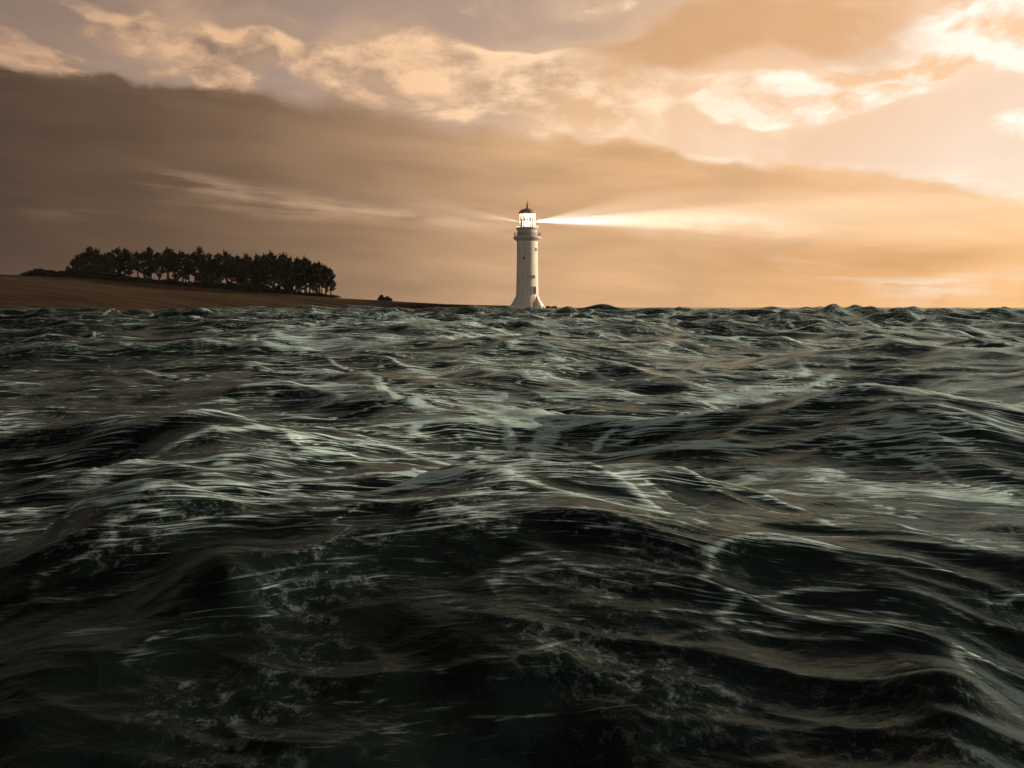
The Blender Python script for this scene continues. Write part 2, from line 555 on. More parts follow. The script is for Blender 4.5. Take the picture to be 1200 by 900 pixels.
def build_sea():
    # polar sheet round the camera: fine in front, coarse at the sides and behind
    front = np.linspace(-41, 41, 1500)
    side = 41 + np.cumsum(np.linspace(0.08, 4.0, 68))
    side = side[side < 180]
    ang = np.radians(np.concatenate([-side[::-1], front, side]))
    ang = np.concatenate([ang, [ang[0] + 2 * np.pi]])
    rr = np.concatenate([np.geomspace(0.9, 420, 1050), np.geomspace(430, SEA_R, 40)])
    na, nr = len(ang) - 1, len(rr)
    Rg, Ag = np.meshgrid(rr, ang[:-1], indexing='ij')
    X = (Rg * np.sin(Ag)).astype(np.float64)
    Y = (Rg * np.cos(Ag)).astype(np.float64)
    res = np.maximum(np.gradient(rr)[:, None] * np.ones_like(X), 0.03)
    dx, dy, dz = np.zeros_like(X), np.zeros_like(X), np.zeros_like(X)
    fold = np.zeros_like(X)
    wr = np.random.default_rng(23)
    bands = [(12, 30, 9, 0.030, 22), (3.6, 9, 16, 0.040, 30), (1.5, 3.5, 22, 0.036, 36), (0.5, 1.4, 26, 0.034, 44)]
    for lo, hi, n, st, spread in bands:
        for _ in range(n):
            lam = math.exp(wr.uniform(math.log(lo), math.log(hi)))
            th = R(-90 + 12) + R(wr.normal(0, spread))
            k = 2 * math.pi / lam
            kx, ky = k * math.cos(th), k * math.sin(th)
            ph = wr.uniform(0, 2 * math.pi)
            s = st * wr.uniform(0.6, 1.3)
            fade = smooth01((lam / res - 3.0) / 4.0)
            if fade.max() <= 0:
                continue
            rows = np.where(fade.max(axis=1) > 0)[0]
            sl = slice(rows[0], rows[-1] + 1)
            p = kx * X[sl] + ky * Y[sl] + ph
            sn, cs = np.sin(p), np.cos(p)
            a = s / k * fade[sl] * (1.0 + (2.3 if lam > 4 else 1.0) * smooth01((Rg[sl] - 14) / 90))
            q = 0.9
            dz[sl] += a * cs
            dx[sl] -= q * a * kx / k * sn
            dy[sl] -= q * a * ky / k * sn
            fold[sl] += s * fade[sl] * cs
    # cusped small chop, ridged noise drawn out along the crests
    ridge = np.zeros_like(X)
    skirt = np.zeros_like(X)
    for i, (lam, amp, stretch) in enumerate(((8.0, 0.36, 3.0), (3.4, 0.19, 3.4), (1.5, 0.095, 3.8), (0.7, 0.042, 4.0), (0.33, 0.018, 4.0), (0.16, 0.007, 3.8))):
        pn, pw = Perlin(100 + i), Perlin(200 + i)
        fade = smooth01((lam / res - 2.5) / 4.0)
        rows = np.where(fade.max(axis=1) > 0)[0]
        sl = slice(rows[0], rows[-1] + 1)
        xs, ys = X[sl] + dx[sl] * 0.7, Y[sl] + dy[sl] * 0.7
        ys = ys + 0.28 * np.sqrt(xs * xs + 6.0)          # crests swing round a little to either side
        w = pw(xs / (lam * 3.1) + 17, ys / (lam * 3.1) - 9)
        w2 = pw(xs / (lam * 2.3) - 41, ys / (lam * 2.3) + 77)
        n = pn((xs + w2 * lam * 1.0) / (lam * stretch), (ys + w * lam * 1.3) / lam)
        rg = 1 - np.abs(n)
        crn = rg ** 3
        rg = rg * rg
        env = 0.35 + 1.0 * smooth01(0.5 + 0.8 * w)
        near = 0.28 + 0.72 * smooth01((Rg[sl] - 12) / 25) if lam > 6 else 1.0
        dz[sl] += amp * (rg - 0.55) * fade[sl] * env * near * (1.0 + 0.8 * smooth01((Rg[sl] - 14) / 80))
        fold[sl] += 0.22 * (rg - 0.6) * fade[sl] * env
        fade = smooth01((lam / res - 4.5) / 7.0)
        lw = 0.93 if lam > 6 else 0.86 if lam > 3 else 0.78
        ln = smooth01((crn - lw) / (0.97 - lw)) * fade[sl] * smooth01(0.62 + 1.0 * w2 + 0.4 * w)
        skirt[sl] = np.maximum(skirt[sl], smooth01((crn - (0.62 if lam > 3 else 0.34)) / 0.5) * (0.0 if lam > 6 else 1.0) * fade[sl] * smooth01(0.5 + 1.1 * w2))
        ridge[sl] = np.maximum(ridge[sl], ln * (0.55 + 0.45 * smooth01(0.5 + w)))

    # single waves that stand out in the view: (crest px, py, length, width, height, heading)
    def crest(px, py, length, front_w, back_w, h, turn=0.0, bend=0.0):
        d = direction(px, py)
        t = CAM_H / -d.z
        cx, cyy = d.x * t, d.y * t
        ca, sa = math.cos(R(turn)), math.sin(R(turn))
        ex, ey = X - cx, Y - cyy
        a = ex * ca + ey * sa
        c = -ex * sa + ey * ca
        c = c - bend * a * a
        wd = np.where(c < 0, front_w, back_w)
        ee = 0.3 * min(front_w, back_w)
        k = np.exp(-(np.sqrt(c * c + ee * ee) - ee) / wd) * np.exp(-(a / length) ** 2)
        return h * k, k
    for args in CRESTS:
        hz, k = crest(*args)
        hz = hz * 0.85
        dz += hz
        fold += 0.5 * (k > 0.5) * (k - 0.5) * 2

    shore = smooth01((Rg - 1.2) / 1.5)
    dz = dz * (0.35 + 0.65 * shore)
    dz -= 0.0
    foam = smooth01((fold - 0.12) / 0.65)
    foam = np.maximum(foam, 0.9 * np.exp(-((X - 6.5) / 13.0) ** 2 - ((Y - 331) / 6.0) ** 2))
    V = np.stack([X + dx, Y + dy, dz], axis=-1).reshape(-1, 3)
    rest = np.stack([X, Y, dz], axis=-1).reshape(-1, 3)
    i = np.arange(nr - 1)[:, None] * na
    j = np.arange(na)[None, :]
    j1 = (j + 1) % na
    F = np.stack([i + j, i + j1, i + na + j1, i + na + j], axis=-1).reshape(-1, 4)
    # close the small hole under the camera
    me = bpy.data.meshes.new("sea")
    nv, nf = len(V) + 1, len(F) + na
    V = np.concatenate([V, [[0, 0, 0]]])
    rest = np.concatenate([rest, [[0, 0, 0]]])
    foamv = np.concatenate([foam.reshape(-1), [0]])
    tri = np.stack([np.full(na, nv - 1), np.roll(np.arange(na), -1), np.arange(na)], axis=-1)
    me.vertices.add(nv)
    me.vertices.foreach_set('co', V.astype(np.float32).ravel())
    loops = np.concatenate([F.ravel(), tri.ravel()]).astype(np.int32)
    me.loops.add(len(loops))
    me.loops.foreach_set('vertex_index', loops)
    me.polygons.add(nf)
    me.polygons.foreach_set('loop_start', np.concatenate([np.arange(len(F)) * 4, len(F) * 4 + np.arange(na) * 3]).astype(np.int32))
    me.polygons.foreach_set('use_smooth', np.ones(nf, dtype=bool))
    me.update(calc_edges=True)
    me.validate()
    a = me.attributes.new('rest', 'FLOAT_VECTOR', 'POINT')
    a.data.foreach_set('vector', rest.astype(np.float32).ravel())
    a = me.attributes.new('ridge', 'FLOAT', 'POINT')
    a.data.foreach_set('value', np.concatenate([ridge.reshape(-1), [0]]).astype(np.float32))
    a = me.attributes.new('skirt', 'FLOAT', 'POINT')
    a.data.foreach_set('value', np.concatenate([skirt.reshape(-1), [0]]).astype(np.float32))
    a = me.attributes.new('foam', 'FLOAT', 'POINT')
    a.data.foreach_set('value', foamv.astype(np.float32))
    me.materials.append(sea_material())
    o = bpy.data.objects.new("sea", me)
    COL.objects.link(o)
    o['kind'] = 'structure'
    return o


CRESTS = [
    # px, py, length, front, back, height, turn, bend
    (130, 645, 0.8, 0.5, 0.5, 0.62, -10, 0.0),
    (255, 725, 0.55, 0.32, 0.45, 0.34, -45, 0.0),
    (1135, 520, 1.9, 0.8, 1.3, 0.62, 6, 0.0),
    (940, 512, 1.8, 0.9, 1.2, 0.40, 14, 0.0),
    (690, 600, 1.3, 0.55, 0.9, 0.10, -10, 0.0),
    (500, 605, 0.6, 0.4, 0.6, 0.12, -20, 0.0),
    (450, 555, 1.2, 0.6, 0.9, 0.10, 4, 0.0),
    (165, 530, 1.5, 0.8, 1.1, 0.40, 10, 0.0),
    (300, 545, 1.5, 0.7, 0.9, 0.30, -6, 0.0),
    (880, 655, 1.3, 0.6, 0.8, 0.16, -22, 0.0),
    (1130, 805, 0.5, 0.35, 0.45, 0.32, -10, 0.0),
    (545, 402, 16.0, 7.0, 9.0, 1.25, 8, 0.0),
    (340, 425, 9.0, 4.0, 6.0, 0.75, 14, 0.0),
    (1190, 440, 6.0, 2.5, 4.0, 0.75, 0, 0.0),
    (640, 455, 4.0, 1.8, 2.5, 0.35, -10, 0.0),
]
build_sea()


# ------------------------------------------------------------------ the low headland
RIDGE = [(-420, 309, 520), (-200, 315, 505), (0, 322, 490), (100, 326.3, 480), (200, 334, 465), (300, 342, 450), (400, 349.5, 430),
         (480, 354, 410), (520, 356.2, 395), (560, 357.4, 375), (600, 358.2, 352), (636, 359.4, 346), (654, 361.5, 343)]


def ridge_at(px):
    """ridge point of the headland seen along photo column px"""
    for a, b in zip(RIDGE[:-1], RIDGE[1:]):
        if px <= b[0]:
            t = (px - a[0]) / (b[0] - a[0])
            return at(px, a[1] + (b[1] - a[1]) * t, a[2] + (b[2] - a[2]) * t)
    return at(*RIDGE[-1])


def field_material():
    m = bpy.data.materials.new("stubble_field")
    m.use_nodes = True
    nt = m.node_tree
    g = G(nt)
    b = nt.nodes['Principled BSDF']
    a = g.new('ShaderNodeAttribute', attribute_name='lay')
    sep = g.new('ShaderNodeSeparateXYZ')
    nt.links.new(a.outputs['Vector'], sep.inputs[0])
    s, t = E(g, sep.outputs[0]), E(g, sep.outputs[1])
    n1 = g.noise(g.vec(s * 0.012, t * 0.22, 0.0), 1.0, 7.0, 0.6, 0.3)
    n2 = g.noise(g.vec(s * 0.05, t * 0.9, 2.0), 1.0, 5.0, 0.6)
    c = g.ramp(n1 * 0.75 + n2 * 0.25, [(0.36, (0.02, 0.012, 0.006)), (0.47, (0.046, 0.027, 0.012)), (0.56, (0.10, 0.06, 0.027)), (0.64, (0.04, 0.024, 0.011))])
    edge = g.step(t + (n2 - 0.5) * 3.0, -1.5, 0.5)
    c = g.mix(edge * 0.8, c, (0.035, 0.028, 0.016))
    nt.links.new(c, b.inputs['Base Color'])
    b.inputs['Roughness'].default_value = 0.95
    b.inputs['Specular IOR Level'].default_value = 0.1
    return m


def build_land():
    pn = Perlin(5)
    cols = np.concatenate([np.linspace(-420, 500, 180), np.linspace(504, 668, 80)])
    prof = np.concatenate([np.linspace(-1, 0, 44), np.linspace(0.04, 1, 26)])
    verts, lay = [], []
    for px in cols:
        p = ridge_at(px)
        zr = p.z
        W = 10 + 150 * smooth01((520 - px) / 520.0) ** 0.8
        W = max(float(W), 9.0)
        for s in prof:
            if s <= 0:
                t = 1 + s                       # 0 at the shore, 1 on the ridge
                z = -0.9 + (zr + 0.9) * float(smooth01(0.5 * t + 0.0)) * 2.0 if t < 1 else zr
                z = -0.9 + (zr + 0.9) * math.sin(t * math.pi / 2) ** 0.9
                yy = p.y + s * W
            else:
                z = zr + (-1.5 - zr) * float(smooth01(s))
                yy = p.y + s * (60 + W)
            x = p.x * (1 + (yy - p.y) / p.y * 0.6)
            n = float(pn(np.array([x / 9.0]), np.array([yy / 9.0]))[0]) * 0.15 * min(1.0, W / 60)
            verts.append((x, yy, z + n))
            lay.append((x, s * W, 0))
    npf = len(prof)
    faces = []
    for i in range(len(cols) - 1):
        for j in range(npf - 1):
            a = i * npf + j
            faces.append((a, a + npf, a + npf + 1, a + 1))
    o = link("headland", verts, faces, field_material(), smooth=True)
    a = o.data.attributes.new('lay', 'FLOAT_VECTOR', 'POINT')
    a.data.foreach_set('vector', np.array(lay, dtype=np.float32).ravel())
    o['kind'] = 'structure'


build_land()

# ------------------------------------------------------------------ lighthouse
LX, LY = 617.8, 340.0
K = FPX / (LY * math.cos(PITCH))           # photo pixels per metre at the lighthouse
MET = 1.0 / K


def build_lighthouse():
    base = at(LX, 361.0, LY)
    root = thing("lighthouse", "tall white round lighthouse with flared stone base and glowing glass lantern at the water's edge", "lighthouse", base)

    paint = material("white_painted_stone", (0.85, 0.79, 0.70), 0.75, 0.3, 0.15, 0.9, 0.1, drip=0.12)
    trim = material("white_trim", (0.66, 0.62, 0.57), 0.7, 0.3, 0.08, 1.5)
    dark = material("weathered_timber", (0.10, 0.065, 0.035), 0.7, 0.3, 0.4, 3.0)
    iron = material("dark_iron", (0.05, 0.04, 0.035), 0.5, 0.5, 0.3, 3.0)
    red = material("red_oxide_metal", (0.46, 0.33, 0.26), 0.65, 0.3, 0.25, 2.0)

    def z(py):                              # photo row -> height above the base
        return (361.0 - py) * MET

    SEG = 96

    def lathe(profile, seg=SEG, radius=None):
        verts, faces = [], []
        for (r, h) in profile:
            for i in range(seg):
                a = 2 * math.pi * i / seg
                rr = radius(r, h, a) if radius else r
                verts.append((rr * math.cos(a), rr * math.sin(a), h))
        n = len(profile)
        for j in range(n - 1):
            for i in range(seg):
                k = (i + 1) % seg
                faces.append((j * seg + i, j * seg + k, (j + 1) * seg + k, (j + 1) * seg + i))
        faces.append(tuple(range(seg))[::-1])
        faces.append(tuple((n - 1) * seg + i for i in range(seg)))
        return verts, faces

    px = MET
    # shaft: slight entasis
    prof = []
    for i in range(0, 25):
        t = i / 24
        py = 361 + (283 - 361) * t
        r = (13.6 - 1.5 * t - 0.35 * math.sin(t * math.pi)) * px
        prof.append((r, z(py)))
    prof[0] = (prof[0][0], z(364))
    v, f = lathe(prof)
    tower = link("tower", v, f, paint, root, True)

    # flared foot, cut by one deep slot below the door; angle measured from the camera side (-Y) to the right
    slot0, slot1 = R(11), R(53)
    n_sec = 120
    foot_prof = []
    for i in range(13):
        t = i / 12
        py = 346.5 + (364 - 346.5) * t
        foot_prof.append(((13.25 + 10.2 * t ** 1.15) * px, z(py)))
    angs = [slot1 + (2 * math.pi - (slot1 - slot0)) * i / n_sec for i in range(n_sec + 1)]
    verts, faces = [], []
    inner = 10.5 * px
    for a in angs:
        ca, sa = math.sin(a), -math.cos(a)
        for r, h in foot_prof:
            verts.append((r * ca, r * sa, h))
        verts.append((inner * ca, inner * sa, foot_prof[-1][1]))
        verts.append((inner * ca, inner * sa, foot_prof[0][1]))
    m = len(foot_prof) + 2
    for i in range(n_sec):
        for j in range(m):
            k = (j + 1) % m
            faces.append((i * m + j, i * m + k, (i + 1) * m + k, (i + 1) * m + j))
    faces.append(tuple(range(m)))
    faces.append(tuple(n_sec * m + j for j in range(m))[::-1])
    foot = link("foot", verts, faces, paint, root, False)
    foot.data.polygons.foreach_set('use_smooth', [len(p.vertices) == 4 for p in foot.data.polygons])
    # ladder in the slot
    bm = bmesh.new()
    am = (slot0 + slot1) / 2
    for side in (-0.28, 0.28):
        for (p0, p1) in (((14.2, 347.5), (14.2, 364)),):
            ca, sa = math.sin(am), -math.cos(am)
            ox, oy = -sa * side, ca * side
            cyl(bm, (p0[0] * px * ca + ox, p0[0] * px * sa + oy, z(p0[1])), (p1[0] * px * ca + ox, p1[0] * px * sa + oy, z(p1[1])), 0.06)
    for k in range(16):
        ca, sa = math.sin(am), -math.cos(am)
        h = z(347.7) + (z(363) - z(347.7)) * k / 15
        c0 = (14.2 * px * ca, 14.2 * px * sa)
        cyl(bm, (c0[0] + sa * 0.28, c0[1] - ca * 0.28, h), (c0[0] - sa * 0.28, c0[1] + ca * 0.28, h), 0.035)
    link_bm("ladder", bm, iron, root)

    def panel(name, ang, py, w, hgt, depth, mat, par, rad, proud):
        """a slightly proud box on the curved wall"""
        bm = bmesh.new()
        bmesh.ops.create_cube(bm, size=1.0)
        bmesh.ops.scale(bm, vec=(w, depth, hgt), verts=bm.verts)
        M = Matrix.Translation((math.sin(ang) * (rad + proud), -math.cos(ang) * (rad + proud), z(py))) @ Matrix.Rotation(ang, 4, 'Z')
        bmesh.ops.transform(bm, matrix=M, verts=bm.verts)
        return link_bm(name, bm, mat, par)

    def opening(name, px_x, py, w, hgt, rad, pane_mat):
        ang = math.asin((px_x - LX) * MET / rad)
        fr = None
        bm = bmesh.new()
        t = 0.16
        for (dx, dz_, ww, hh) in ((-(w / 2 + t / 2), 0, t, hgt + 2 * t), (w / 2 + t / 2, 0, t, hgt + 2 * t),
                                  (0, hgt / 2 + t / 2, w, t), (0, -hgt / 2 - t / 2, w, t)):
            r_ = bmesh.ops.create_cube(bm, size=1.0)
            vs = r_['verts']
            bmesh.ops.scale(bm, vec=(ww, 0.5, hh), verts=vs)
            bmesh.ops.translate(bm, vec=(dx, 0, dz_), verts=vs)
        M = Matrix.Translation((math.sin(ang) * rad, -math.cos(ang) * rad, z(py))) @ Matrix.Rotation(ang, 4, 'Z')
        bmesh.ops.transform(bm, matrix=M, verts=bm.verts)
        if name == 'door':
            leaf = panel('door', ang, py, w, hgt, 0.4, pane_mat, root, rad, 0.02)
            link_bm('frame', bm, trim, leaf)
            panel('plank', ang, py, 0.12, hgt * 0.96, 0.1, iron, leaf, rad, 0.24)
        else:
            fr = link_bm('window', bm, trim, root)
            panel('pane', ang, py, w, hgt, 0.4, pane_mat, fr, rad, 0.0)

    def rad_at(py):
        t = (361 - py) / 78.0
        return (13.6 - 1.5 * t - 0.35 * math.sin(t * math.pi)) * px
    opening('door', 625.4, 340.6, 1.75, 3.1, rad_at(341), dark)
    glass = material("dark_window_glass", (0.035, 0.028, 0.02), 0.2, 0.5, 0.2, 2.0)
    opening('window', 628.0, 293.5, 0.65, 1.0, rad_at(293.5), glass)
    opening('window', 613.6, 303.7, 0.6, 0.95, rad_at(303.7), glass)
    opening('window', 625.2, 325.0, 0.75, 1.15, rad_at(325), glass)

    # gallery: corbelled ledge, parapet drum, railing
    gal = [(11.9 * px, z(284.2)), (12.6 * px, z(283.6)), (14.2 * px, z(282.2)), (15.9 * px, z(281.2)), (16.2 * px, z(280.6)), (16.2 * px, z(279.0)),
           (15.8 * px, z(278.6)), (12.0 * px, z(278.5))]
    v, f = lathe(gal)
    gallery = link("gallery", v, f, trim, root)
    drum = [(11.6 * px, z(278.5)), (11.9 * px, z(277.5)), (11.6 * px, z(276.5)), (11.5 * px, z(271)), (12.9 * px, z(270)), (13.2 * px, z(269.2)), (13.0 * px, z(268.6)),
            (9.6 * px, z(268.3))]
    v, f = lathe(drum)
    link("lantern_base", v, f, trim, root)
    bm = bmesh.new()
    for i in range(28):
        a = 2 * math.pi * i / 28
        x_, y_ = 15.3 * px * math.cos(a), 15.3 * px * math.sin(a)
        cyl(bm, (x_, y_, z(278.6)), (x_, y_, z(274.6)), 0.055)
    for hh in (277.2, 275.9, 274.5):
        ring(bm, 15.3 * px, z(hh), 0.05)
    link_bm("gallery_railing", bm, iron, root)
    bm = bmesh.new()
    for i in range(20):
        a = 2 * math.pi * i / 20
        x_, y_ = 12.6 * px * math.cos(a), 12.6 * px * math.sin(a)
        cyl(bm, (x_, y_, z(268.6)), (x_, y_, z(266.0)), 0.045)
    ring(bm, 12.6 * px, z(266.0), 0.05)
    link_bm("lantern_railing", bm, trim, root)

    # lantern: glass drum with glazing bars, lens and lamp
    gm = bpy.data.materials.new("lantern_glass")
    gm.use_nodes = True
    nt = gm.node_tree
    nt.nodes.clear()
    g = G(nt)
    tr = g.new('ShaderNodeBsdfTransparent')
    tr.inputs[0].default_value = (0.93, 0.93, 0.92, 1)
    gl = g.new('ShaderNodeBsdfGlossy')
    gl.inputs['Roughness'].default_value = 0.05
    fr_ = g.new('ShaderNodeFresnel')
    fr_.inputs[0].default_value = 1.45
    mx = g.new('ShaderNodeMixShader')
    nt.links.new(fr_.outputs[0], mx.inputs[0])
    nt.links.new(tr.outputs[0], mx.inputs[1])
    nt.links.new(gl.outputs[0], mx.inputs[2])
    o_ = g.new('ShaderNodeOutputMaterial')
    nt.links.new(mx.outputs[0], o_.inputs[0])
    verts, faces = [], []
    n = 16
    for h in (z(268.2), z(252.6)):
        for i in range(n):
            a = 2 * math.pi * (i + 0.5) / n
            verts.append((9.2 * px * math.cos(a), 9.2 * px * math.sin(a), h))
    for i in range(n):
        k = (i + 1) % n
        faces.append((i, k, n + k, n + i))
    lantern = link("lantern_glass", verts, faces, gm, root)
    bm = bmesh.new()
    for i in range(n):
        a = 2 * math.pi * (i + 0.5) / n
        x_, y_ = 9.3 * px * math.cos(a), 9.3 * px * math.sin(a)
        cyl(bm, (x_, y_, z(268.3)), (x_, y_, z(252.4)), 0.07)
    for hh in (268.0, 260.2, 252.6):
        ring(bm, 9.3 * px, z(hh), 0.08, n * 2)
    link_bm("glazing_bar", bm, trim, lantern)
    # roof: low dome with cornice and finial
    dome = [(9.0 * px, z(252.6)), (9.9 * px, z(252.4)), (9.9 * px, z(251.2)), (9.6 * px, z(250.2)), (8.9 * px, z(248.9)), (7.2 * px, z(247.8)),
            (4.6 * px, z(247.0)), (2.2 * px, z(246.2)), (1.5 * px, z(245.0)), (1.05 * px, z(243.4)), (1.0 * px, z(242.6))]
    v, f = lathe(dome, 48)
    roof = link("roof", v, f, red, root, True)
    bm = bmesh.new()
    s_ = bmesh.ops.create_uvsphere(bm, u_segments=16, v_segments=10, radius=1.05 * px)
    bmesh.ops.translate(bm, vec=(0, 0, z(241.8)), verts=s_['verts'])
    cyl(bm, (0, 0, z(241.0)), (0, 0, z(234.6)), 0.13, 0.03)
    cyl(bm, (-2.1 * px, 0, z(240.2)), (2.1 * px, 0, z(240.2)), 0.1)
    cyl(bm, (0, -2.1 * px, z(240.2)), (0, 2.1 * px, z(240.2)), 0.1)
    link_bm("finial", bm, red, roof)

    # the lamp: twin lit lenses, their beam and the light they throw
    em = bpy.data.materials.new("lit_lens")
    em.use_nodes = True
    nt = em.node_tree
    nt.nodes.clear()
    g = G(nt)
    e = g.new('ShaderNodeEmission')
    e.inputs[0].default_value = (1.0, 0.90, 0.74, 1)
    e.inputs[1].default_value = 3.0
    o_ = g.new('ShaderNodeOutputMaterial')
    nt.links.new(e.outputs[0], o_.inputs[0])
    for (py, rx, rz_) in ((264.2, 4.4, 3.2), (255.2, 3.6, 2.3)):
        bm = bmesh.new()
        s_ = bmesh.ops.create_uvsphere(bm, u_segments=24, v_segments=14, radius=1.0)
        bmesh.ops.scale(bm, vec=(rx * px, rx * px, rz_ * px), verts=bm.verts)
        bmesh.ops.translate(bm, vec=(0, 0, z(py)), verts=bm.verts)
        link_bm("lens", bm, em, root, True)
    bm = bmesh.new()
    cyl(bm, (0, 0, z(268.3)), (0, 0, z(266.5)), 0.35)
    link_bm("lamp_stand", bm, iron, root)
    bm = bmesh.new()
    cyl(bm, (0, 0, z(253.6)), (0, 0, z(252.5)), 0.2)
    link_bm("lens_hanger", bm, iron, root)

    pl = bpy.data.lights.new("lamp_glow", 'POINT')
    pl.energy = POINT_W
    pl.color = (1.0, 0.86, 0.66)
    pl.shadow_soft_size = 0.35
    po = bpy.data.objects.new("lamp_glow", pl)
    COL.objects.link(po)
    po.parent = root
    po.location = (0, 0, z(259.4))
    for nm, wdt, watt, bl in (("beam_core", BEAM_DEG, BEAM_W, 1.0), ("beam_spill", BEAM_DEG * 2.5, BEAM_W * 0.13, 1.0),
                              ("back_spill", 18.0, BEAM_W * 0.05, 1.0)):
        sp = bpy.data.lights.new(nm, 'SPOT')
        sp.energy = watt
        sp.color = (1.0, 0.93, 0.82)
        sp.spot_size = R(wdt)
        sp.spot_blend = bl
        sp.shadow_soft_size = 0.3
        so = bpy.data.objects.new(nm, sp)
        COL.objects.link(so)
        so.parent = root
        sg = -1.0 if nm == 'back_spill' else 1.0
        so.location = (sg * (9.4 * px), 0, z(261.0))
        dv = Vector((sg, 0.10, 0.17 if sg < 0 else 0.085 if nm == 'beam_spill' else 0.025))
        so.rotation_euler = (-dv).to_track_quat('Z', 'Y').to_euler()


def cyl(bm, p0, p1, r0, r1=None, seg=8):
    p0, p1 = Vector(p0), Vector(p1)
    r1 = r0 if r1 is None else r1
    d = p1 - p0
    q = d.to_track_quat('Z', 'Y').to_matrix()
    va = [bm.verts.new(p0 + q @ Vector((r0 * math.cos(2 * math.pi * i / seg), r0 * math.sin(2 * math.pi * i / seg), 0))) for i in range(seg)]
    vb = [bm.verts.new(p1 + q @ Vector((r1 * math.cos(2 * math.pi * i / seg), r1 * math.sin(2 * math.pi * i / seg), 0))) for i in range(seg)]
    for i in range(seg):
        k = (i + 1) % seg
        bm.faces.new((va[i], va[k], vb[k], vb[i]))
    bm.faces.new(va[::-1])
    bm.faces.new(vb)


def ring(bm, r, h, t, seg=48, tube=6):
    vs = []
    for i in range(seg):
        a = 2 * math.pi * i / seg
        vs.append([bm.verts.new(((r + t * math.cos(b)) * math.cos(a), (r + t * math.cos(b)) * math.sin(a), h + t * math.sin(b)))
                   for b in (2 * math.pi * j / tube for j in range(tube))])
    for i in range(seg):
        k = (i + 1) % seg
        for j in range(tube):
            l = (j + 1) % tube
            bm.faces.new((vs[i][j], vs[k][j], vs[k][l], vs[i][l]))


BEAM_DEG, BEAM_W, POINT_W = 11.5, 10.0e8, 9000.0
build_lighthouse()

# ------------------------------------------------------------------ trees
BARK = material("pine_bark", (0.03, 0.022, 0.015), 0.9, 0.1, 0.4, 2.0)


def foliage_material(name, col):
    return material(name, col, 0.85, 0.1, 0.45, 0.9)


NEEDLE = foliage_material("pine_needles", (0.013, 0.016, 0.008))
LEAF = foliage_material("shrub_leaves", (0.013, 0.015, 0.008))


def limb(verts, faces, pts, radii, seg=6):
    b0 = len(verts)
    for i, (p, r) in enumerate(zip(pts, radii)):
        d = (pts[min(i + 1, len(pts) - 1)] - pts[max(i - 1, 0)]).normalized()
        q = d.to_track_quat('Z', 'Y').to_matrix()
        for k in range(seg):
            a = 2 * math.pi * k / seg
            verts.append(p + q @ Vector((r * math.cos(a), r * math.sin(a), 0)))
    for i in range(len(pts) - 1):
        for k in range(seg):
            l = (k + 1) % seg
            faces.append((b0 + i * seg + k, b0 + i * seg + l, b0 + (i + 1) * seg + l, b0 + (i + 1) * seg + k))
    faces.append(tuple(b0 + (len(pts) - 1) * seg + k for k in range(seg)))


def clump(verts, faces, c, rad, n, rr, size, flat=0.6):
    for _ in range(n):
        while True:
            d = Vector((rr.uniform(-1, 1), rr.uniform(-1, 1), rr.uniform(-1, 1)))
            if d.length <= 1:
                break
        p = c + Vector((d.x * rad, d.y * rad, d.z * rad * flat))
        s = size * rr.uniform(0.6, 1.4)
        a = Vector((rr.uniform(-1, 1), rr.uniform(-1, 1), rr.uniform(-0.3, 0.9))).normalized()
        b = a.cross(Vector((rr.uniform(-1, 1), rr.uniform(-1, 1), rr.uniform(-1, 1)))).normalized()
        i = len(verts)
        verts += [p - b * s * 0.3, p + a * s * 0.5, p + b * s * 0.3, p - a * s * 0.6]
        faces.append((i, i + 1, i + 2, i + 3))


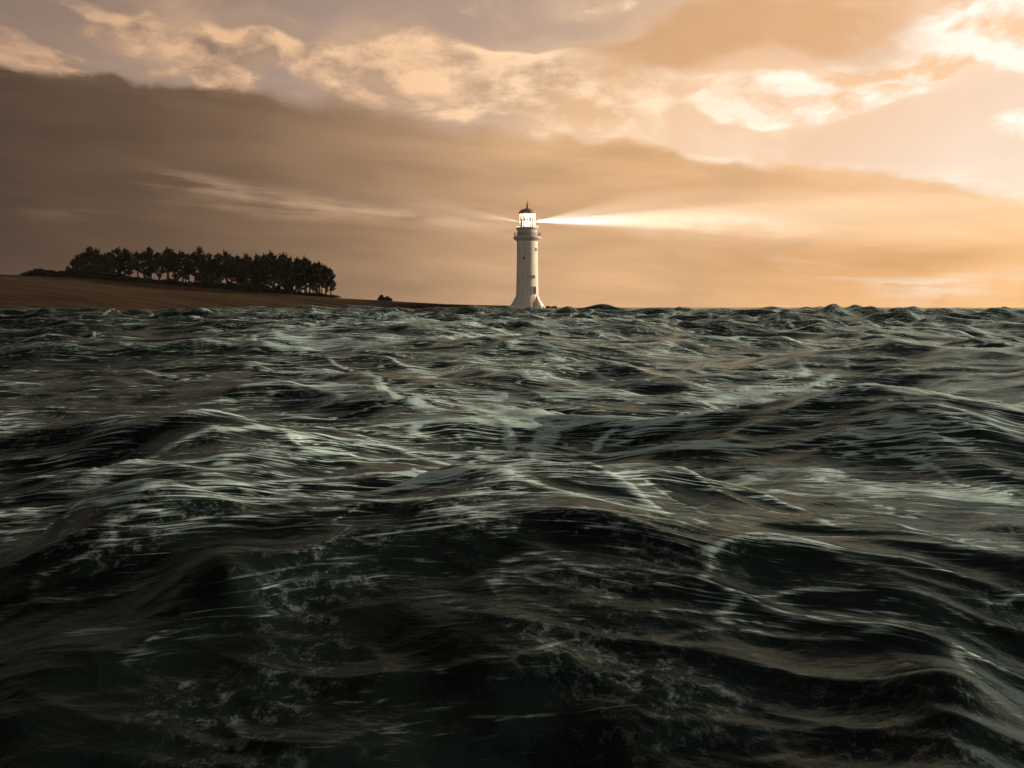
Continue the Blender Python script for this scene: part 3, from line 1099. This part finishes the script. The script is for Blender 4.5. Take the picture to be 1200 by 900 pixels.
def pine_mesh(seed, H, start, spread, lean):
    rr = random.Random(seed)
    tv, tf, cv, cf = [], [], [], []
    pts = []
    off = Vector((0, 0, 0))
    for i in range(8):
        t = i / 7
        off = off + Vector((rr.uniform(-0.16, 0.16) + lean * 0.35, rr.uniform(-0.15, 0.15), 0))
        pts.append(Vector((off.x, off.y, -0.6 + (H + 0.6) * t * 0.97)))
    r0 = 0.026 * H
    limb(tv, tf, pts, [r0 * (1 - 0.9 * i / 7) for i in range(8)])

    def on(t):
        u = t * 7
        i = min(int(u), 6)
        return pts[i].lerp(pts[i + 1], u - i)
    nb = rr.randint(24, 32)
    for k in range(nb):
        t = start + (0.97 - start) * (k + rr.uniform(0, 0.9)) / nb
        rel = (t - start) / (1 - start)
        L = spread * H * rr.uniform(0.8, 1.25) * (0.30 + 0.85 * math.sin(min(1, rel * 1.15 + 0.12) * math.pi) ** 0.7) * rr.uniform(0.55, 1.25)
        if rel > 0.85:
            L *= 0.6
        a = rr.uniform(0, 2 * math.pi)
        up = rr.uniform(0.1, 0.7) + 0.5 * rel
        p0 = on(t)
        dirv = Vector((math.cos(a) + lean * 0.6, math.sin(a), up)).normalized()
        p1 = p0 + dirv * L * 0.6 + Vector((0, 0, -0.05 * L))
        p2 = p0 + dirv * L + Vector((0, 0, 0.12 * L))
        limb(tv, tf, [p0, p1, p2], [0.10, 0.06, 0.03], 5)
        for q, f in ((p2, 1.0), (p1.lerp(p2, 0.4), 0.9), (p0.lerp(p1, 0.75), 0.7)):
            if rr.random() < 0.88:
                rad = rr.uniform(0.8, 1.45) * f * H / 19.0
                if f == 1.0 and rr.random() < 0.7:
                    for sp in range(3):
                        clump(cv, cf, q + dirv * (0.7 + 0.45 * sp) + Vector((0, 0, 0.25 * sp)), 0.34 - 0.07 * sp, 7, rr, 0.5, 1.0)
                clump(cv, cf, q + Vector((rr.uniform(-.3, .3), rr.uniform(-.3, .3), rr.uniform(0, .4))), rad, int(52 * f), rr, 0.66)
    top = pts[-1]
    for k in range(6):
        clump(cv, cf, top + Vector((rr.uniform(-.2, .2), rr.uniform(-.2, .2), 0.9 - k * 0.55)), 0.16 + 0.16 * k, 12, rr, 0.5, 1.2)
    return tv, tf, cv, cf


def mesh_of(name, verts, faces, mat):
    me = bpy.data.meshes.new(name)
    me.from_pydata([tuple(v) for v in verts], [], faces)
    me.update()
    me.materials.append(mat)
    return me


PINES = []
for i, (start, spread, lean) in enumerate(((0.30, 0.20, 0.0), (0.40, 0.19, 0.2), (0.24, 0.16, -0.1), (0.42, 0.18, 0.1), (0.30, 0.22, 0.3),
                                           (0.12, 0.15, 0.0), (0.16, 0.18, -0.2), (0.20, 0.165, 0.15))):
    tv, tf, cv, cf = pine_mesh(40 + i, 19.0, start, spread, lean)
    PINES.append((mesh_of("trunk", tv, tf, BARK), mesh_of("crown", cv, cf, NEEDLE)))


def place_tree(px, top, back, kind, label, group='pine trees of the dark wood on the headland', squash=1.0, rz=None, name="pine_tree"):
    b = ridge_at(px)
    b = Vector((b.x * (1 + back / b.y), b.y + back, b.z - 0.1 - (0.05 * max(back, 0))))
    t = at(px, top, b.y)
    h = t.z - b.z
    o = thing(name, label, "tree", b, rnd.uniform(0, 6.28) if rz is None else rz, group)
    s = h / 19.3
    tr, cr = PINES[kind % len(PINES)]
    for nm, me in (("trunk", tr), ("crown", cr)):
        c = bpy.data.objects.new(nm, me)
        COL.objects.link(c)
        c.parent = o
    o.scale = (s * squash * rnd.uniform(0.92, 1.12), s * squash * rnd.uniform(0.92, 1.12), s)
    return o


TOPS = [(80, 311), (86, 304), (91, 298), (97, 296), (103, 295), (109, 288), (116, 291), (123, 296), (130, 296), (139, 290), (146, 290), (152, 298),
        (162, 294), (170, 295), (177, 288), (187, 295), (198, 290), (206, 295), (214, 294), (222, 296), (229, 295), (236, 289), (246, 296), (256, 296),
        (266, 294), (278, 298), (290, 297), (300, 297), (310, 297), (320, 295), (328, 297), (335, 296), (343, 300), (350, 301), (357, 301), (363, 304),
        (369, 307), (375, 306), (382, 311), (388, 313)]


def top_at(px):
    for a, b in zip(TOPS[:-1], TOPS[1:]):
        if px <= b[0]:
            return a[1] + (b[1] - a[1]) * (px - a[0]) / (b[0] - a[0])
    return TOPS[-1][1]


SPECIAL = {80: "short pine at the left end of the wood, half as tall as its neighbours",
           86: "second pine from the left end of the wood, its crown stepping up from the shrubs",
           109: "bushy round-headed pine that stands tallest in the left part of the wood",
           146: "broad pine with a heavy crown just left of the gap of light in the wood",
           177: "tallest pine of the wood, spiky topped, right of the gap of light",
           236: "pointed pine whose spiky tip rises over the middle of the wood",
           382: "slim pine second from the right end of the wood with a bare trunk",
           388: "last pine at the right end of the wood, its branches reaching out to the right"}
for i, (px_, ty) in enumerate(TOPS):
    lab = SPECIAL.get(px_)
    if lab is None:
        lab = "dark pine in the loose left half of the wood, sky between its bare trunks" if px_ < 236 else \
              "dark pine in the dense right half of the wood, crown merging with its neighbours"
    place_tree(px_, ty, rnd.uniform(0, 4), (i * 3) % 5 if 150 < px_ < 236 or px_ > 365 else (2, 5, 6, 7, 4)[i % 5], lab, squash=1.2 if px_ < 150 else 1.1 if px_ < 236 else 1.0)
# the rows behind, lower tops filling the wood
x_ = 88.0
j = 0
while x_ < 384:
    if not (147 < x_ < 163):
        lab = "pine standing in the back rows of the wood, seen only between the front trunks"
        place_tree(x_, top_at(x_) + rnd.uniform(2, 8), rnd.uniform(10, 24), j * 5 + 2, lab, squash=0.95)
    j += 1
    if x_ < 147:
        x_ -= 3.0
    x_ += rnd.uniform(9, 13) if x_ < 236 else rnd.uniform(4.5, 7.5)


def shrub_meshes(seed, w, h):
    rr = random.Random(seed)
    tv, tf, cv, cf = [], [], [], []
    for k in range(7):
        a = rr.uniform(0, 6.28)
        e = Vector((math.cos(a) * w * 0.35, math.sin(a) * w * 0.3, h * 0.6))
        limb(tv, tf, [Vector((0, 0, -0.3)), e * 0.5, e], [0.12, 0.08, 0.03], 5)
    for k in range(75):
        a, q = rr.uniform(0, 6.28), math.sqrt(rr.random())
        x, y = math.cos(a) * q * w * 0.5, math.sin(a) * q * w * 0.4
        top = h * (1 - 0.75 * q * q) * rr.uniform(0.75, 1.0)
        for zz in np.arange(0.4, top, 0.75):
            clump(cv, cf, Vector((x, y, zz)), rr.uniform(0.5, 0.9), 14, rr, 0.6, 0.8)
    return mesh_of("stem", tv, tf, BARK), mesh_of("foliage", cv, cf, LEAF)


SHRUBS = [shrub_meshes(70 + i, 9.0, 5.0) for i in range(4)]


def place_shrub(px, top, width_px, back, kind, label, group='low shrubs along the foot of the wood'):
    b = ridge_at(px)
    b = Vector((b.x * (1 + back / b.y), b.y + back, b.z - 0.1))
    t = at(px, top, b.y)
    h = max(t.z - b.z, 1.0)
    o = thing("shrub", label, "shrub", b, rnd.choice((0.0, 3.14)), group)
    for nm, me in zip(("stem", "foliage"), SHRUBS[kind % 4]):
        c = bpy.data.objects.new(nm, me)
        COL.objects.link(c)
        c.parent = o
    sx = width_px * b.y / FPX / 9.0
    o.scale = (sx, max(sx * 0.7, 0.5), h / 5.3)
    return o


place_shrub(38, 316, 28, 0, 0, "low rounded shrub at the far left end, first of the mound before the trees")
place_shrub(47, 313, 30, 2, 1, "highest shrub of the low mound left of the wood")
place_shrub(60, 315, 30, 1, 2, "low dark shrub on the mound between the highest shrub and the first pines")
place_shrub(73, 316, 28, 0, 3, "low dark shrub tucked under the first short pine")
k = 0
x_ = 86.0
while x_ < 392:
    p_ = ridge_at(x_)
    row = HORIZON - (p_.z - CAM_H) * FPX / p_.y
    tall = 13.0 if x_ < 147 else (8.0 if x_ < 230 else 10.0 if x_ < 345 else 4.5)
    place_shrub(x_, row - tall * rnd.uniform(0.8, 1.15), 26, rnd.uniform(-1, 3), k,
                "dark undergrowth shrub at the foot of the pines, one of a low unbroken row")
    k += 1
    x_ += 12.5
# the lone bush on the slope
place_shrub(447, 344.2, 9, 0, 1, "lone small dark bush on the bare slope between the wood and the lighthouse", None)
o = place_shrub(454, 346.2, 11, 0, 2, "lower right part of the lone clump, a flat dark bush beside the taller one", None)


# ------------------------------------------------------------------ rocks at the foot of the lighthouse
ROCKM = material("wet_rock", (0.035, 0.030, 0.026), 0.6, 0.4, 0.4, 1.2, 0.5)


def rock(px, py, w, h, seed, label):
    rr = random.Random(seed)
    bm = bmesh.new()
    bmesh.ops.create_icosphere(bm, subdivisions=3, radius=1.0)
    ph = [rr.uniform(0, 6.28) for _ in range(6)]
    for v in bm.verts:
        n = v.co.normalized()
        k = 1 + 0.22 * math.sin(3 * n.x + ph[0]) * math.cos(2.6 * n.y + ph[1]) + 0.12 * math.sin(7 * n.x + ph[2] + 4 * n.z) + 0.07 * math.sin(13 * n.y + ph[3])
        v.co = Vector((n.x * w * k, n.y * w * 0.8 * k, n.z * h * k))
    o = link_bm("rock", bm, ROCKM)
    o.location = at(px, py, 337) - Vector((0, 0, h * 0.5))
    o['label'] = label
    o['category'] = 'rock'
    o['group'] = 'rocks at the foot of the lighthouse'


rock(642, 359.6, 1.2, 0.8, 1, "dark wet rock close against the right foot of the lighthouse")
rock(648, 359.8, 1.5, 0.8, 2, "largest dark wet rock right of the lighthouse, at the tip of the point")
rock(594, 358.9, 1.6, 0.8, 3, "dark wet rock at the left foot of the lighthouse")

# ------------------------------------------------------------------ thin sea haze
HAZE = 0.33e-4


def build_haze():
    bm = bmesh.new()
    bmesh.ops.create_cube(bm, size=1.0)
    top, bot = 52.0, -4.0
    bmesh.ops.scale(bm, vec=(2 * SEA_R + 20, 2 * SEA_R + 20, top - bot), verts=bm.verts)
    bmesh.ops.translate(bm, vec=(0, 0, (top + bot) / 2), verts=bm.verts)
    m = bpy.data.materials.new("sea_haze")
    m.use_nodes = True
    nt = m.node_tree
    nt.nodes.clear()
    g = G(nt)
    v = g.new('ShaderNodeVolumePrincipled')
    v.inputs['Color'].default_value = (0.95, 0.93, 0.90, 1)
    v.inputs['Density'].default_value = HAZE
    v.inputs['Anisotropy'].default_value = 0.2
    o_ = g.new('ShaderNodeOutputMaterial')
    nt.links.new(v.outputs[0], o_.inputs['Volume'])
    o = link_bm("haze", bm, m)
    o['kind'] = 'stuff'


build_haze()
